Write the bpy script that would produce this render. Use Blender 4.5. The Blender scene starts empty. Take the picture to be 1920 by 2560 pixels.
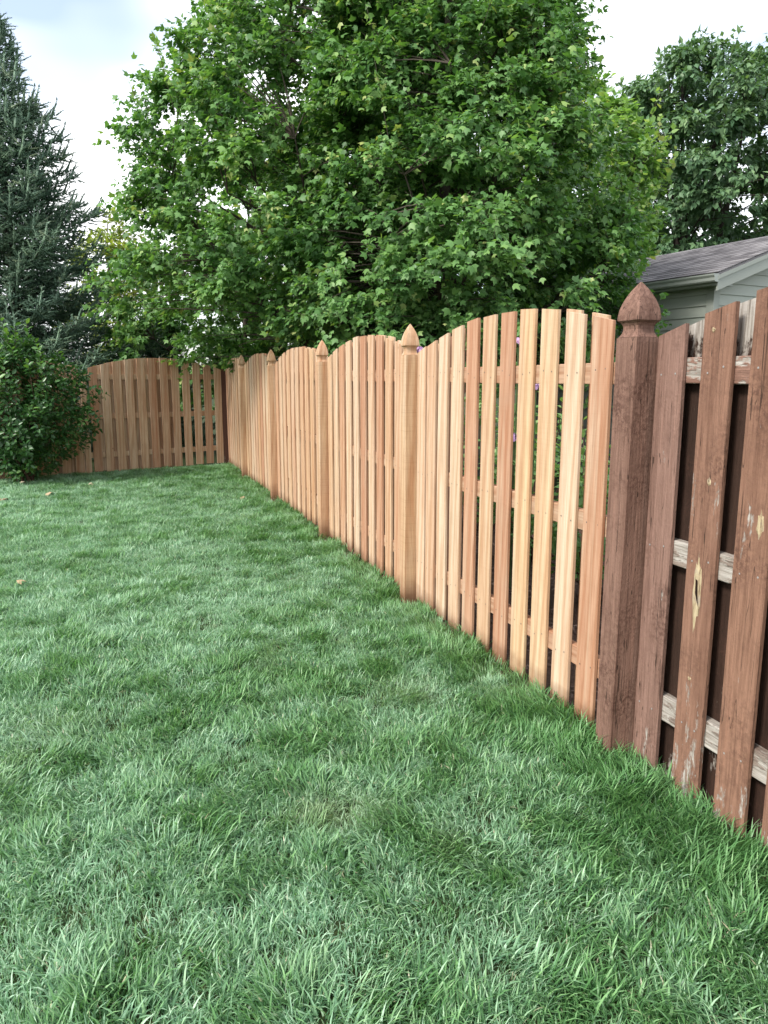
import bpy, math, random
import numpy as np
from mathutils import Vector, Matrix, Euler

random.seed(7); rng = np.random.default_rng(7)
S = bpy.context.scene
COL = S.collection
R = math.radians

# ------------------------------------------------------------------ camera
F_PX, PITCH, HC = 1860.0, 0.1784, 1.58
cd = bpy.data.cameras.new('camera'); cam = bpy.data.objects.new('camera', cd); COL.objects.link(cam)
cam.location = (0, 0, HC); cam.rotation_euler = (math.pi/2 - PITCH, 0, 0)
cd.sensor_fit = 'VERTICAL'; cd.sensor_height = 36.0; cd.lens = F_PX/2560*36.0
cd.clip_start = 0.05; cd.clip_end = 2000
S.camera = cam

# ------------------------------------------------------------------ light
SUN_EL, SUN_AZ = R(44), R(-128)          # azimuth measured from +Y towards +X: sun stands left of the lawn
sd = bpy.data.lights.new('sun', 'SUN'); sd.energy = 1.5; sd.angle = R(14); sd.color = (1.0, 0.95, 0.88)
sun = bpy.data.objects.new('sun', sd); COL.objects.link(sun)
to_sun = Vector((math.sin(SUN_AZ)*math.cos(SUN_EL), math.cos(SUN_AZ)*math.cos(SUN_EL), math.sin(SUN_EL)))
sun.rotation_euler = to_sun.to_track_quat('Z', 'Y').to_euler(); sun.location = to_sun*30

W = bpy.data.worlds.new('World'); S.world = W; W.use_nodes = True
wt = W.node_tree; wt.nodes.clear()
def wn(t, **k):
    n = wt.nodes.new(t)
    for a, b in k.items(): setattr(n, a, b)
    return n
sky = wn('ShaderNodeTexSky', sky_type='NISHITA'); sky.sun_disc = False
sky.sun_elevation = SUN_EL; sky.sun_rotation = SUN_AZ; sky.air_density = 1.0; sky.dust_density = 2.0
tc = wn('ShaderNodeTexCoord'); mp = wn('ShaderNodeMapping'); mp.inputs['Scale'].default_value = (1.0, 1.0, 2.2)
wt.links.new(tc.outputs['Generated'], mp.inputs['Vector'])
nz = wn('ShaderNodeTexNoise'); nz.inputs['Scale'].default_value = 2.1; nz.inputs['Detail'].default_value = 3; nz.inputs['Roughness'].default_value = 0.45
wt.links.new(mp.outputs[0], nz.inputs['Vector'])
mr = wn('ShaderNodeMapRange'); mr.inputs['From Min'].default_value = 0.36; mr.inputs['From Max'].default_value = 0.58
mr.inputs['To Min'].default_value = 0.18; mr.inputs['To Max'].default_value = 1.0
wt.links.new(nz.outputs['Fac'], mr.inputs['Value'])
mx = wn('ShaderNodeMix', data_type='RGBA'); mx.inputs['B'].default_value = (6.5, 6.6, 6.7, 1)
wt.links.new(mr.outputs[0], mx.inputs['Factor']); wt.links.new(sky.outputs[0], mx.inputs['A'])
bg = wn('ShaderNodeBackground'); bg.inputs['Strength'].default_value = 0.09
wt.links.new(mx.outputs['Result'], bg.inputs['Color'])
wo = wn('ShaderNodeOutputWorld'); wt.links.new(bg.outputs[0], wo.inputs['Surface'])

S.view_settings.view_transform = 'Standard'; S.view_settings.look = 'None'
S.view_settings.exposure = 1.7; S.view_settings.gamma = 1.0
S.render.engine = 'CYCLES'
S.cycles.max_bounces = 6; S.cycles.diffuse_bounces = 3; S.cycles.transmission_bounces = 4; S.cycles.glossy_bounces = 2

# ------------------------------------------------------------------ helpers
def tag(o, label=None, cat=None, group=None, kind=None):
    if label: o['label'] = label
    if cat: o['category'] = cat
    if group: o['group'] = group
    if kind: o['kind'] = kind
    return o

def empty(name, loc=(0, 0, 0), rz=0.0):
    o = bpy.data.objects.new(name, None); COL.objects.link(o)
    o.location = loc; o.rotation_euler = (0, 0, rz); o.empty_display_size = 0.2
    return o

def link(name, me, parent=None, loc=(0, 0, 0), rot=(0, 0, 0)):
    o = bpy.data.objects.new(name, me); COL.objects.link(o)
    o.parent = parent; o.location = loc; o.rotation_euler = rot
    return o

class MB:
    def __init__(s): s.v = []; s.f = []
    def add(s, vs, fs):
        n = len(s.v); s.v += [tuple(v) for v in vs]; s.f += [tuple(i+n for i in f) for f in fs]
    def box(s, x0, x1, y0, y1, z0, z1):
        s.add([(x0,y0,z0),(x1,y0,z0),(x1,y1,z0),(x0,y1,z0),(x0,y0,z1),(x1,y0,z1),(x1,y1,z1),(x0,y1,z1)],
              [(0,3,2,1),(4,5,6,7),(0,1,5,4),(1,2,6,5),(2,3,7,6),(3,0,4,7)])
    def tube(s, pts, rads, n=6):
        pts = [np.array(p, float) for p in pts]; base = len(s.v); up = np.array([0.31, 0.52, 0.8])
        for i, p in enumerate(pts):
            t = pts[min(i+1, len(pts)-1)] - pts[max(i-1, 0)]; t = t/(np.linalg.norm(t)+1e-9)
            a = np.cross(t, up)
            if np.linalg.norm(a) < 1e-3: a = np.cross(t, (1, 0, 0))
            a /= np.linalg.norm(a); b = np.cross(t, a)
            for k in range(n):
                an = 2*math.pi*k/n; s.v.append(tuple(p + rads[i]*(math.cos(an)*a + math.sin(an)*b)))
        for i in range(len(pts)-1):
            for k in range(n):
                k2 = (k+1) % n
                s.f.append((base+i*n+k, base+i*n+k2, base+(i+1)*n+k2, base+(i+1)*n+k))
        s.f.append(tuple(base+(len(pts)-1)*n+k for k in range(n)))
    def loft(s, rings):
        base = len(s.v); n = len(rings[0])
        for r in rings: s.v += [tuple(p) for p in r]
        for i in range(len(rings)-1):
            for k in range(n):
                k2 = (k+1) % n
                s.f.append((base+i*n+k, base+i*n+k2, base+(i+1)*n+k2, base+(i+1)*n+k))
        s.f.append(tuple(base+k for k in reversed(range(n)))); s.f.append(tuple(base+(len(rings)-1)*n+k for k in range(n)))
    def mesh(s, name, mat, smooth=False):
        me = bpy.data.meshes.new(name); me.from_pydata(s.v, [], s.f); me.materials.append(mat)
        if smooth: me.shade_smooth()
        me.update(); return me
    def build(s, name, mat, parent=None, loc=(0, 0, 0), rot=(0, 0, 0), smooth=False):
        return link(name, s.mesh(name, mat, smooth), parent, loc, rot)

def tri_mesh(name, V, T, mat, attrs=None):
    """fast triangle mesh from numpy arrays; attrs = {name: per-vertex floats}"""
    me = bpy.data.meshes.new(name); V = np.asarray(V, np.float32); T = np.asarray(T, np.int32)
    me.vertices.add(len(V)); me.vertices.foreach_set('co', V.ravel())
    me.loops.add(T.size); me.loops.foreach_set('vertex_index', T.ravel())
    me.polygons.add(len(T)); me.polygons.foreach_set('loop_start', np.arange(0, T.size, 3, dtype=np.int32))
    me.update(calc_edges=True)
    for k, a in (attrs or {}).items():
        at = me.attributes.new(k, 'FLOAT', 'POINT'); at.data.foreach_set('value', np.asarray(a, np.float32))
    me.materials.append(mat)
    return me

def norm(a): return a/(np.linalg.norm(a, axis=-1, keepdims=True)+1e-9)
def frames(tip, nrm):
    """rotation matrices with local +Y along tip and local +Z close to nrm"""
    y = norm(tip); x = norm(np.cross(y, nrm)); z = np.cross(x, y)
    return np.stack([x, y, z], -1)
def scatter(name, tv, tt, pos, rot, scl, tint, mat):
    N, k = len(pos), len(tv)
    V = np.einsum('nij,kj->nki', rot, tv)*scl[:, None, None] + pos[:, None, :]
    T = (np.asarray(tt)[None] + (np.arange(N)*k)[:, None, None]).reshape(-1, 3)
    return tri_mesh(name, V.reshape(-1, 3), T, mat, {'tint': np.repeat(tint, k)})

# ray helpers: a pixel of the 1920x2560 photograph gives a direction only
cP, sP = math.cos(PITCH), math.sin(PITCH)
def ray(x, y):
    X = (x-960)/F_PX; U = (1280-y)/F_PX
    return np.array([X, cP+sP*U, -sP+cP*U])
def at(x, y, Y): r = ray(x, y); return np.array([0, 0, HC]) + r*(Y/r[1])
def gnd(x, y, z=0.0): r = ray(x, y); return np.array([0, 0, HC]) + r*((z-HC)/r[2])

# ------------------------------------------------------------------ materials
class NT:
    """small node-tree helper"""
    def __init__(s, name):
        s.m = bpy.data.materials.new(name); s.m.use_nodes = True; s.t = s.m.node_tree; s.t.nodes.clear()
        s.out = s.n('ShaderNodeOutputMaterial')
    def n(s, t, ins=None, **k):
        nd = s.t.nodes.new(t)
        for a, b in k.items(): setattr(nd, a, b)
        for a, b in (ins or {}).items(): s.set(nd.inputs[a], b)
        return nd
    def set(s, sock, v):
        if isinstance(v, bpy.types.NodeSocket): s.t.links.new(v, sock)
        elif isinstance(v, bpy.types.Node): s.t.links.new(v.outputs[0], sock)
        else: sock.default_value = v
    def math(s, op, a, b=0.0, clamp=False):
        nd = s.n('ShaderNodeMath', operation=op, use_clamp=clamp); s.set(nd.inputs[0], a); s.set(nd.inputs[1], b); return nd.outputs[0]
    def noise(s, vec, scale=5, detail=3, rough=.55, dist=0):
        nd = s.n('ShaderNodeTexNoise', {'Scale': scale, 'Detail': detail, 'Roughness': rough, 'Distortion': dist}); s.set(nd.inputs['Vector'], vec); return nd.outputs['Fac']
    def ramp(s, v, stops, interp='LINEAR'):
        nd = s.n('ShaderNodeValToRGB'); s.set(nd.inputs[0], v); cr = nd.color_ramp; cr.interpolation = interp
        while len(cr.elements) < len(stops): cr.elements.new(0.5)
        for e, (p, c) in zip(cr.elements, stops):
            e.position = p; e.color = (*c, 1) if len(c) == 3 else c
        return nd.outputs[0]
    def rng(s, v, a, b, c=0.0, d=1.0):
        nd = s.n('ShaderNodeMapRange', {'From Min': a, 'From Max': b, 'To Min': c, 'To Max': d}); s.set(nd.inputs['Value'], v); return nd.outputs[0]
    def mix(s, f, a, b, mode='MIX'):
        nd = s.n('ShaderNodeMix', data_type='RGBA', blend_type=mode)
        s.set(nd.inputs['Factor'], f); s.set(nd.inputs['A'], (*a, 1) if isinstance(a, tuple) else a); s.set(nd.inputs['B'], (*b, 1) if isinstance(b, tuple) else b)
        return nd.outputs['Result']
    def mapv(s, vec, scale, loc=(0, 0, 0)):
        nd = s.n('ShaderNodeMapping'); s.set(nd.inputs['Vector'], vec); nd.inputs['Scale'].default_value = scale; s.set(nd.inputs['Location'], loc); return nd.outputs[0]
    def bump(s, h, strength=.3, dist=.003):
        nd = s.n('ShaderNodeBump', {'Strength': strength, 'Distance': dist}); s.set(nd.inputs['Height'], h); return nd.outputs[0]
    def bsdf(s, color, rough=.6, spec=.3, normal=None, **k):
        p = s.n('ShaderNodeBsdfPrincipled'); s.set(p.inputs['Base Color'], (*color, 1) if isinstance(color, tuple) else color)
        s.set(p.inputs['Roughness'], rough); s.set(p.inputs['Specular IOR Level'], spec)
        if normal is not None: s.set(p.inputs['Normal'], normal)
        for a, b in k.items(): s.set(p.inputs[a], b)
        return p.outputs[0]
    def done(s, sh): s.set(s.out.inputs['Surface'], sh); return s.m

def obj_coords(t):
    """object coordinates shifted by a per-object random offset"""
    tcn = t.n('ShaderNodeTexCoord'); oi = t.n('ShaderNodeObjectInfo')
    off = t.n('ShaderNodeCombineXYZ'); r = oi.outputs['Random']
    t.set(off.inputs[0], t.math('MULTIPLY', r, 37.0)); t.set(off.inputs[1], t.math('MULTIPLY', r, 91.0)); t.set(off.inputs[2], t.math('MULTIPLY', r, 53.0))
    va = t.n('ShaderNodeVectorMath', operation='ADD'); t.set(va.inputs[0], tcn.outputs['Object']); t.set(va.inputs[1], off)
    sep = t.n('ShaderNodeSeparateXYZ'); t.set(sep.inputs[0], tcn.outputs['Object'])
    return va.outputs[0], r, sep

def mat_cedar(name, horizontal=False, ramp=None, saw=.35, damp=0.0, grain_axis=None):
    t = NT(name); vec, r, sep = obj_coords(t)
    g = (0.045, 1, 1) if horizontal else (1, 1, 0.045)
    gv = t.mapv(vec, g)
    r2 = t.math('FRACT', t.math('MULTIPLY', r, 7.31))
    base = t.ramp(r, ramp or [(0, (.61,.48,.35)), (.18, (.58,.42,.275)), (.36, (.56,.38,.25)), (.55, (.65,.53,.395)), (.64, (.61,.45,.28)), (.74, (.51,.315,.205)), (.82, (.46,.265,.17)), (.9, (.55,.36,.245)), (1, (.63,.49,.355))])
    wave = t.n('ShaderNodeTexWave', {'Scale': 9.0, 'Distortion': 7.0, 'Detail': 2.0, 'Detail Scale': 1.1, 'Detail Roughness': .55}, wave_type='BANDS', bands_direction='DIAGONAL')
    t.set(wave.inputs['Vector'], gv)
    wv = t.rng(wave.outputs['Fac'], .35, 1.0)
    fine = t.noise(gv, 120, 3, .6)
    streak = t.noise(gv, 14, 3, .6, .6)
    heart = t.noise(t.mapv(vec, (9, 1, .30) if not horizontal else (.3, 1, 9)), 1.0, 2, .5)
    base = t.mix(t.rng(heart, .48, .62, 0, .45), base, (.49,.28,.175))
    c = t.mix(t.math('MULTIPLY', wv, .62), base, t.mix(1.0, base, (.72,.56,.45), 'MULTIPLY'))
    c = t.mix(t.rng(streak, .52, .72, 0, .75), c, t.mix(1.0, base, (.80,.60,.50), 'MULTIPLY'))
    c = t.mix(t.rng(streak, .30, .44, .45, 0), c, (.58,.48,.36))
    c = t.mix(t.rng(fine, .35, .72, 0, .62), c, t.mix(1.0, c, (.62,.52,.44), 'MULTIPLY'))
    # sparse knots
    vo = t.n('ShaderNodeTexVoronoi', {'Scale': 4.2, 'Randomness': 1.0}); t.set(vo.inputs['Vector'], t.mapv(vec, (1.5, .2, 1.0) if not horizontal else (1.0, .2, 1.5)))
    sc = t.n('ShaderNodeSeparateColor'); t.set(sc.inputs[0], vo.outputs['Color'])
    pick = t.math('GREATER_THAN', sc.outputs[0], .60)
    kn = t.math('MULTIPLY', t.rng(t.math('ADD', vo.outputs['Distance'], t.math('MULTIPLY', fine, .03)), .035, .085, 1, 0), pick)
    c = t.mix(t.math('MULTIPLY', kn, .85), c, (.16,.075,.04))
    # shallow weather blotches
    bl = t.noise(vec, 2.2, 4, .6)
    c = t.mix(t.rng(bl, .55, .75, 0, .22), c, (.38,.28,.20))
    if damp:
        dn = t.math('ADD', sep.outputs[2], t.math('MULTIPLY', t.noise(vec, 9, 3), -.16))
        c = t.mix(t.rng(dn, -.10, damp-.11, .88, 0), c, (.13,.062,.032))
    sv = t.mapv(vec, (1, 1, 60) if not horizontal else (60, 1, 1))
    sawn = t.noise(sv, 3.0, 2, .5)
    h = t.math('ADD', t.math('MULTIPLY', fine, .6), t.math('ADD', t.math('MULTIPLY', sawn, saw), t.math('MULTIPLY', wv, .25)))
    c = t.mix(t.rng(sawn, .5, .8, 0, saw*.5), c, t.mix(1.0, c, (.72,.66,.60), 'MULTIPLY'))
    return t.done(t.bsdf(c, t.rng(fine, .3, .8, .62, .82), .22, t.bump(h, .45, .0022)))

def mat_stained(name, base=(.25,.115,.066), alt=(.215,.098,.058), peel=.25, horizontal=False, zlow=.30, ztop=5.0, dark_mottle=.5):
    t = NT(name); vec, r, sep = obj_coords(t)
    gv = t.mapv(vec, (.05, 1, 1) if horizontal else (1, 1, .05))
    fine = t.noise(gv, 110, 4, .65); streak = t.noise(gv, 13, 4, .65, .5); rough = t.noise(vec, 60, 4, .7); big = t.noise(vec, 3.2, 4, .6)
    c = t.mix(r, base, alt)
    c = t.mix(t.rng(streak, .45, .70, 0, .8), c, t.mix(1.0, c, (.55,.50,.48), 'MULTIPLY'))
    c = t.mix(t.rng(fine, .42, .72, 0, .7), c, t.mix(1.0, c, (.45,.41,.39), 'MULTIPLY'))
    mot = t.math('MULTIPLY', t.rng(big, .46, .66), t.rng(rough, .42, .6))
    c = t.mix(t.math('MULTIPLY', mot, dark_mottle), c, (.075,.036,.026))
    c = t.mix(t.rng(streak, .25, .40, .35, 0), c, t.mix(1.0, c, (1.45,1.35,1.3), 'MULTIPLY'))
    vo = t.n('ShaderNodeTexVoronoi', {'Scale': 3.6}); t.set(vo.inputs['Vector'], t.mapv(vec, (1.5, .2, .8)))
    sc = t.n('ShaderNodeSeparateColor'); t.set(sc.inputs[0], vo.outputs['Color']); pick = t.math('GREATER_THAN', sc.outputs[0], .66)
    dd = t.math('ADD', vo.outputs['Distance'], t.math('MULTIPLY', streak, .05))
    c = t.mix(t.math('MULTIPLY', t.math('MULTIPLY', t.rng(dd, .07, .15, 1, 0), pick), .6), c, (.10,.05,.035))
    c = t.mix(t.math('MULTIPLY', t.math('MULTIPLY', t.rng(dd, .035, .075, 1, 0), pick), .8), c, (.26,.19,.12))
    # dark drying cracks along the grain
    ck = t.noise(t.mapv(vec, (1, 1, .03) if not horizontal else (.03, 1, 1)), 34, 2, .5)
    crack = t.math('LESS_THAN', t.math('ABSOLUTE', t.math('SUBTRACT', ck, .5)), .0045)
    c = t.mix(t.math('MULTIPLY', crack, .8), c, (.03,.018,.013))
    # stain worn off to grey wood, most at the soil end and where the noise says so
    pn = t.math('ADD', t.noise(t.mapv(vec, (1, 1, .25) if not horizontal else (.3, 1, 1)), 12, 5, .7), t.math('MULTIPLY', rough, .15))
    low = t.rng(sep.outputs[2], 0.02, zlow, .17, 0); top = t.rng(sep.outputs[2], ztop, ztop+.22, 0, .30)
    worn = t.rng(t.math('ADD', t.math('ADD', pn, low), t.math('ADD', top, peel*.25)), .77, .83)
    grey = t.ramp(fine, [(.3, (.17,.145,.12)), (.5, (.33,.30,.265)), (.7, (.48,.45,.41))])
    c = t.mix(worn, c, grey)
    h = t.math('ADD', t.math('MULTIPLY', fine, .8), t.math('ADD', t.math('MULTIPLY', rough, .7), t.math('MULTIPLY', worn, -.5)))
    return t.done(t.bsdf(c, .75, .18, t.bump(h, .9, .004)))

def mat_leaf(name, stops, rough=.45, spec=.35, trans=.35, tcol=(1.25, 1.35, .55)):
    t = NT(name); a = t.n('ShaderNodeAttribute', attribute_name='tint'); v = a.outputs['Fac']
    c = t.ramp(v, stops)
    tcn = t.n('ShaderNodeTexCoord'); c = t.mix(t.rng(t.noise(tcn.outputs['Object'], 1.3, 2), .35, .65, 0, .35), c, t.mix(1.0, c, (1.25,1.15,.75), 'MULTIPLY'))
    p = t.bsdf(c, rough, spec)
    tr = t.n('ShaderNodeBsdfTranslucent'); t.set(tr.inputs[0], t.mix(1.0, c, tcol, 'MULTIPLY'))
    ms = t.n('ShaderNodeMixShader'); ms.inputs[0].default_value = trans; t.set(ms.inputs[1], p); t.set(ms.inputs[2], tr)
    return t.done(ms.outputs[0])

def mat_plain(name, color, rough=.6, spec=.3, var=.25, scale=8, bump=.2):
    t = NT(name); tcn = t.n('ShaderNodeTexCoord'); n = t.noise(tcn.outputs['Object'], scale, 5, .65)
    c = t.mix(t.rng(n, .3, .7, 0, var), color, tuple(x*.55 for x in color))
    return t.done(t.bsdf(c, rough, spec, t.bump(t.noise(tcn.outputs['Object'], scale*8, 4, .7), bump, .004)))

M = {}
M['cedar'] = mat_cedar('cedar_board', damp=.13)
M['cedar_rail'] = mat_cedar('cedar_rail', True, [(0, (.46,.32,.22)), (.5, (.42,.25,.165)), (1, (.47,.34,.24))])
M['cedar_post'] = mat_cedar('cedar_post', False, [(0, (.55,.39,.245)), (.5, (.54,.375,.235)), (1, (.57,.41,.27))], 1.0, .22)
M['cedar_back'] = mat_cedar('cedar_board_brightened', False, [(0, (.62,.47,.335)), (.3, (.59,.43,.295)), (.6, (.64,.50,.365)), (.8, (.47,.29,.19)), (1, (.61,.46,.325))])  # cedar colour raised to make up for weak light on the back fence
M['stain'] = mat_stained('brown_stained_board', (.285,.155,.100), (.24,.132,.092), .16, zlow=.45, dark_mottle=.65)
M['stain_first'] = mat_stained('brown_stained_board_mottled', (.25,.150,.118), (.25,.150,.118), .08, dark_mottle=.85, zlow=.30)
M['stain_back_shaded'] = mat_stained('brown_weathered_board_painted_shade', (.045,.025,.018), (.038,.022,.016), .2, ztop=1.58)  # near-black base puts the shade behind the front boards into the colour
M['stain_post'] = mat_stained('brown_stained_post', (.225,.130,.098), (.225,.130,.098), -.35, zlow=.16, dark_mottle=.8)
M['stain_rail'] = mat_stained('peeling_rail', (.27,.155,.115), (.25,.145,.11), .6, True)
M['grey_rail'] = mat_stained('weathered_grey_rail', (.27,.22,.185), (.29,.245,.21), .95, True)
M['stain_dark'] = mat_stained('dark_stained_post', (.085,.042,.03), (.085,.042,.03), 0)
M['nail'] = mat_plain('nail_steel', (.10,.085,.075), .5, .5)
M['nail_pale'] = mat_plain('nail_galvanised', (.28,.27,.26), .45, .5)
M['siding'] = mat_plain('siding_paint', (.365,.395,.350), .55, .3, .10, 3, .1)
M['trim'] = mat_plain('trim_paint', (.31,.335,.30), .5, .35, .10, 4, .08)
M['gutter'] = mat_plain('gutter_metal', (.33,.36,.33), .35, .5, .10, 4, .03)
M['bark'] = mat_plain('bark', (.10,.082,.066), .85, .15, .7, 14, .8)
M['bark_dark'] = mat_plain('bark_dark', (.05,.04,.034), .85, .15, .6, 14, .8)
def mat_shingle():
    t = NT('asphalt_shingle'); tcn = t.n('ShaderNodeTexCoord'); oi = t.n('ShaderNodeObjectInfo')
    c = t.ramp(oi.outputs['Random'], [(0, (.105,.099,.107)), (.35, (.158,.150,.159)), (.6, (.20,.191,.201)), (1, (.265,.253,.262))])
    n = t.noise(tcn.outputs['Object'], 180, 2, .7)
    c = t.mix(t.rng(n, .4, .7, 0, .5), c, (.06,.052,.052))
    return t.done(t.bsdf(c, .9, .15, t.bump(n, .5, .004)))
M['shingle'] = mat_shingle()
LG = [(0, (.048,.125,.042)), (.4, (.105,.230,.076)), (.75, (.180,.340,.115)), (.93, (.30,.43,.15)), (1, (.42,.44,.18))]
M['maple'] = mat_leaf('maple_leaf', LG)
M['maple_light'] = mat_leaf('light_maple_leaf', [(0, (.105,.21,.07)), (.5, (.185,.33,.115)), (.9, (.29,.42,.16)), (1, (.40,.40,.20))], trans=.42)
M['ash'] = mat_leaf('dark_tree_leaf', [(0, (.050,.115,.060)), (.6, (.110,.205,.105)), (1, (.19,.30,.15))], trans=.25)
M['yellow'] = mat_leaf('yellow_leaf', [(0, (.14,.21,.045)), (.6, (.25,.31,.07)), (1, (.37,.39,.10))], trans=.45)
M['spruce'] = mat_leaf('spruce_needles', [(0, (.042,.094,.066)), (.55, (.098,.176,.122)), (.9, (.165,.255,.188)), (1, (.23,.30,.21))], .55, .25, .08, (1, 1.1, .8))
M['shrub'] = mat_leaf('shrub_leaf', [(0, (.022,.068,.024)), (.6, (.045,.125,.038)), (.88, (.095,.215,.06)), (1, (.20,.36,.09))], .32, .5, .25)
M['garden'] = mat_leaf('garden_leaf', [(0, (.07,.16,.055)), (.6, (.14,.28,.095)), (1, (.28,.42,.17))], .45, .35, .3)
M['petal'] = mat_leaf('purple_petal', [(0, (.42,.25,.50)), (1, (.60,.42,.66))], .6, .2, .4, (1, 1, 1))
M['stem'] = mat_plain('green_stem', (.07,.11,.04), .6, .3)
M['twig'] = mat_plain('red_twig', (.085,.05,.035), .7, .2)

def mat_ground():
    t = NT('soil_and_thatch'); g = t.n('ShaderNodeNewGeometry'); p = g.outputs['Position']
    n1 = t.noise(p, 1.2, 4); n2 = t.noise(p, 40, 4, .7)
    c = t.ramp(n2, [(.3, (.018,.024,.010)), (.55, (.038,.052,.020)), (.75, (.075,.080,.036))])
    c = t.mix(t.rng(n1, .4, .6, 0, .5), c, (.028,.05,.018))
    return t.done(t.bsdf(c, .9, .1, t.bump(n2, .8, .01)))
M['ground'] = mat_ground()
def mat_mulch(name):
    t = NT(name); g = t.n('ShaderNodeNewGeometry'); p = g.outputs['Position']; n2 = t.noise(p, 55, 4, .75)
    a = t.n('ShaderNodeAttribute', attribute_name='tint')
    c = t.ramp(n2, [(.3, (.03,.018,.013)), (.55, (.085,.05,.036)), (.75, (.16,.105,.08))])
    c = t.mix(a.outputs['Fac'], c, (.21,.15,.125))
    return t.done(t.bsdf(c, .85, .15, t.bump(n2, .9, .012)))
M['mulch'] = mat_mulch('bark_mulch')

def mat_grass():
    t = NT('grass_blades')
    bt = t.n('ShaderNodeAttribute', attribute_name='tint').outputs['Fac']
    it = t.n('ShaderNodeAttribute', attribute_name='patch', attribute_type='INSTANCER').outputs['Fac']
    fresh = t.ramp(bt, [(0, (.024,.082,.024)), (.4, (.066,.180,.056)), (.8, (.145,.325,.115)), (.94, (.28,.50,.21)), (.965, (.44,.43,.27)), (1, (.50,.48,.33))])
    blue = t.ramp(bt, [(0, (.080,.190,.108)), (.4, (.215,.400,.245)), (.8, (.385,.590,.410)), (.94, (.56,.73,.55)), (.965, (.48,.48,.34)), (1, (.54,.52,.38))])
    c = t.mix(t.rng(it, .28, .78), fresh, blue)
    dry = t.n('ShaderNodeAttribute', attribute_name='dry', attribute_type='INSTANCER').outputs['Fac']
    c = t.mix(t.math('MULTIPLY', dry, .22), c, (.50,.49,.34))
    p = t.bsdf(c, .40, .45)
    tr = t.n('ShaderNodeBsdfTranslucent'); t.set(tr.inputs[0], t.mix(1.0, c, (1.2,1.3,.7), 'MULTIPLY'))
    ms = t.n('ShaderNodeMixShader'); ms.inputs[0].default_value = .32; t.set(ms.inputs[1], p); t.set(ms.inputs[2], tr)
    return t.done(ms.outputs[0])
M['grass'] = mat_grass()

# ------------------------------------------------------------------ fence line
AF = 0.3435
D = np.array([-math.sin(AF), math.cos(AF), 0]); NRM = np.array([-math.cos(AF), -math.sin(AF), 0])   # along fence away from camera / towards lawn
P0 = np.array([0.999, 3.001, 0]); RZ = math.atan2(D[1], D[0])
SPOST = [0, 2.43, 4.78, 7.34, 9.78, 11.95]
VOFF = -.074        # panels hang on the back half of the posts, so the posts stand proud of the boards
CORNER = P0 + D*SPOST[5]
BACK = np.array([-5.077, 12.716, 0]); EB = (BACK-CORNER)/np.linalg.norm(BACK-CORNER); NB = np.array([-EB[1], EB[0], 0]); RZB = math.atan2(EB[1], EB[0]); LB = float(np.linalg.norm(BACK-CORNER))
EL = np.array([-.835, -.55, 0]); EL /= np.linalg.norm(EL); RZL = math.atan2(EL[1], EL[0]); LEFT_END = BACK + EL*2.44; NL = np.array([-EL[1], EL[0], 0])

# ------------------------------------------------------------------ ground
GZ = -.042
g = MB(); g.add([(-600,-600,GZ),(600,-600,GZ),(600,600,GZ),(-600,600,GZ)], [(0,1,2,3)])
tag(g.build('ground', M['ground']), kind='structure')
# mulch bed behind the fence
a0 = P0 - D*3.0 + NRM*(.03); a1 = CORNER + NRM*.05; a2 = a1 - NRM*2.4; a3 = a0 - NRM*3.2
g = MB(); nseg = 30
for i in range(nseg+1):
    q = i/nseg; b = a0*(1-q)+a1*q; o = a3*(1-q)+a2*q; w = .12*math.sin(q*17)
    for p in (b, o - NRM*w): g.v.append((p[0], p[1], GZ+.004))
g.f = [(2*i, 2*i+1, 2*i+3, 2*i+2) for i in range(nseg)]
me = g.mesh('mulch_bed', M['mulch']); tag(link('mulch_bed', me), kind='structure')
# loose chips on the bed
nC = 11000; u = rng.uniform(-3, 9, nC); v = -rng.uniform(.03, 2.3, nC)**1.0
pos = P0 + u[:, None]*D + v[:, None]*NRM; pos[:, 2] = GZ + .008 + rng.uniform(0, .022, nC)
tv = np.array([[-.5,-.16,0],[.5,-.12,0],[.5,.12,.02],[-.5,.16,.02],[0,0,.10]]); tt = [(0,1,4),(1,2,4),(2,3,4),(3,0,4)]
tip = rng.normal(size=(nC, 3))*np.array([1, 1, .25]); nr = rng.normal(size=(nC, 3))*.3 + np.array([0, 0, 1])
me = scatter('mulch_chips', tv, tt, pos, frames(np.cross(nr, tip), nr), rng.uniform(.018, .06, nC), rng.uniform(0, 1, nC)**1.5, M['mulch'])
tag(link('mulch_chips', me), 'loose reddish brown bark mulch chips behind the fence', 'mulch', kind='stuff')

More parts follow.
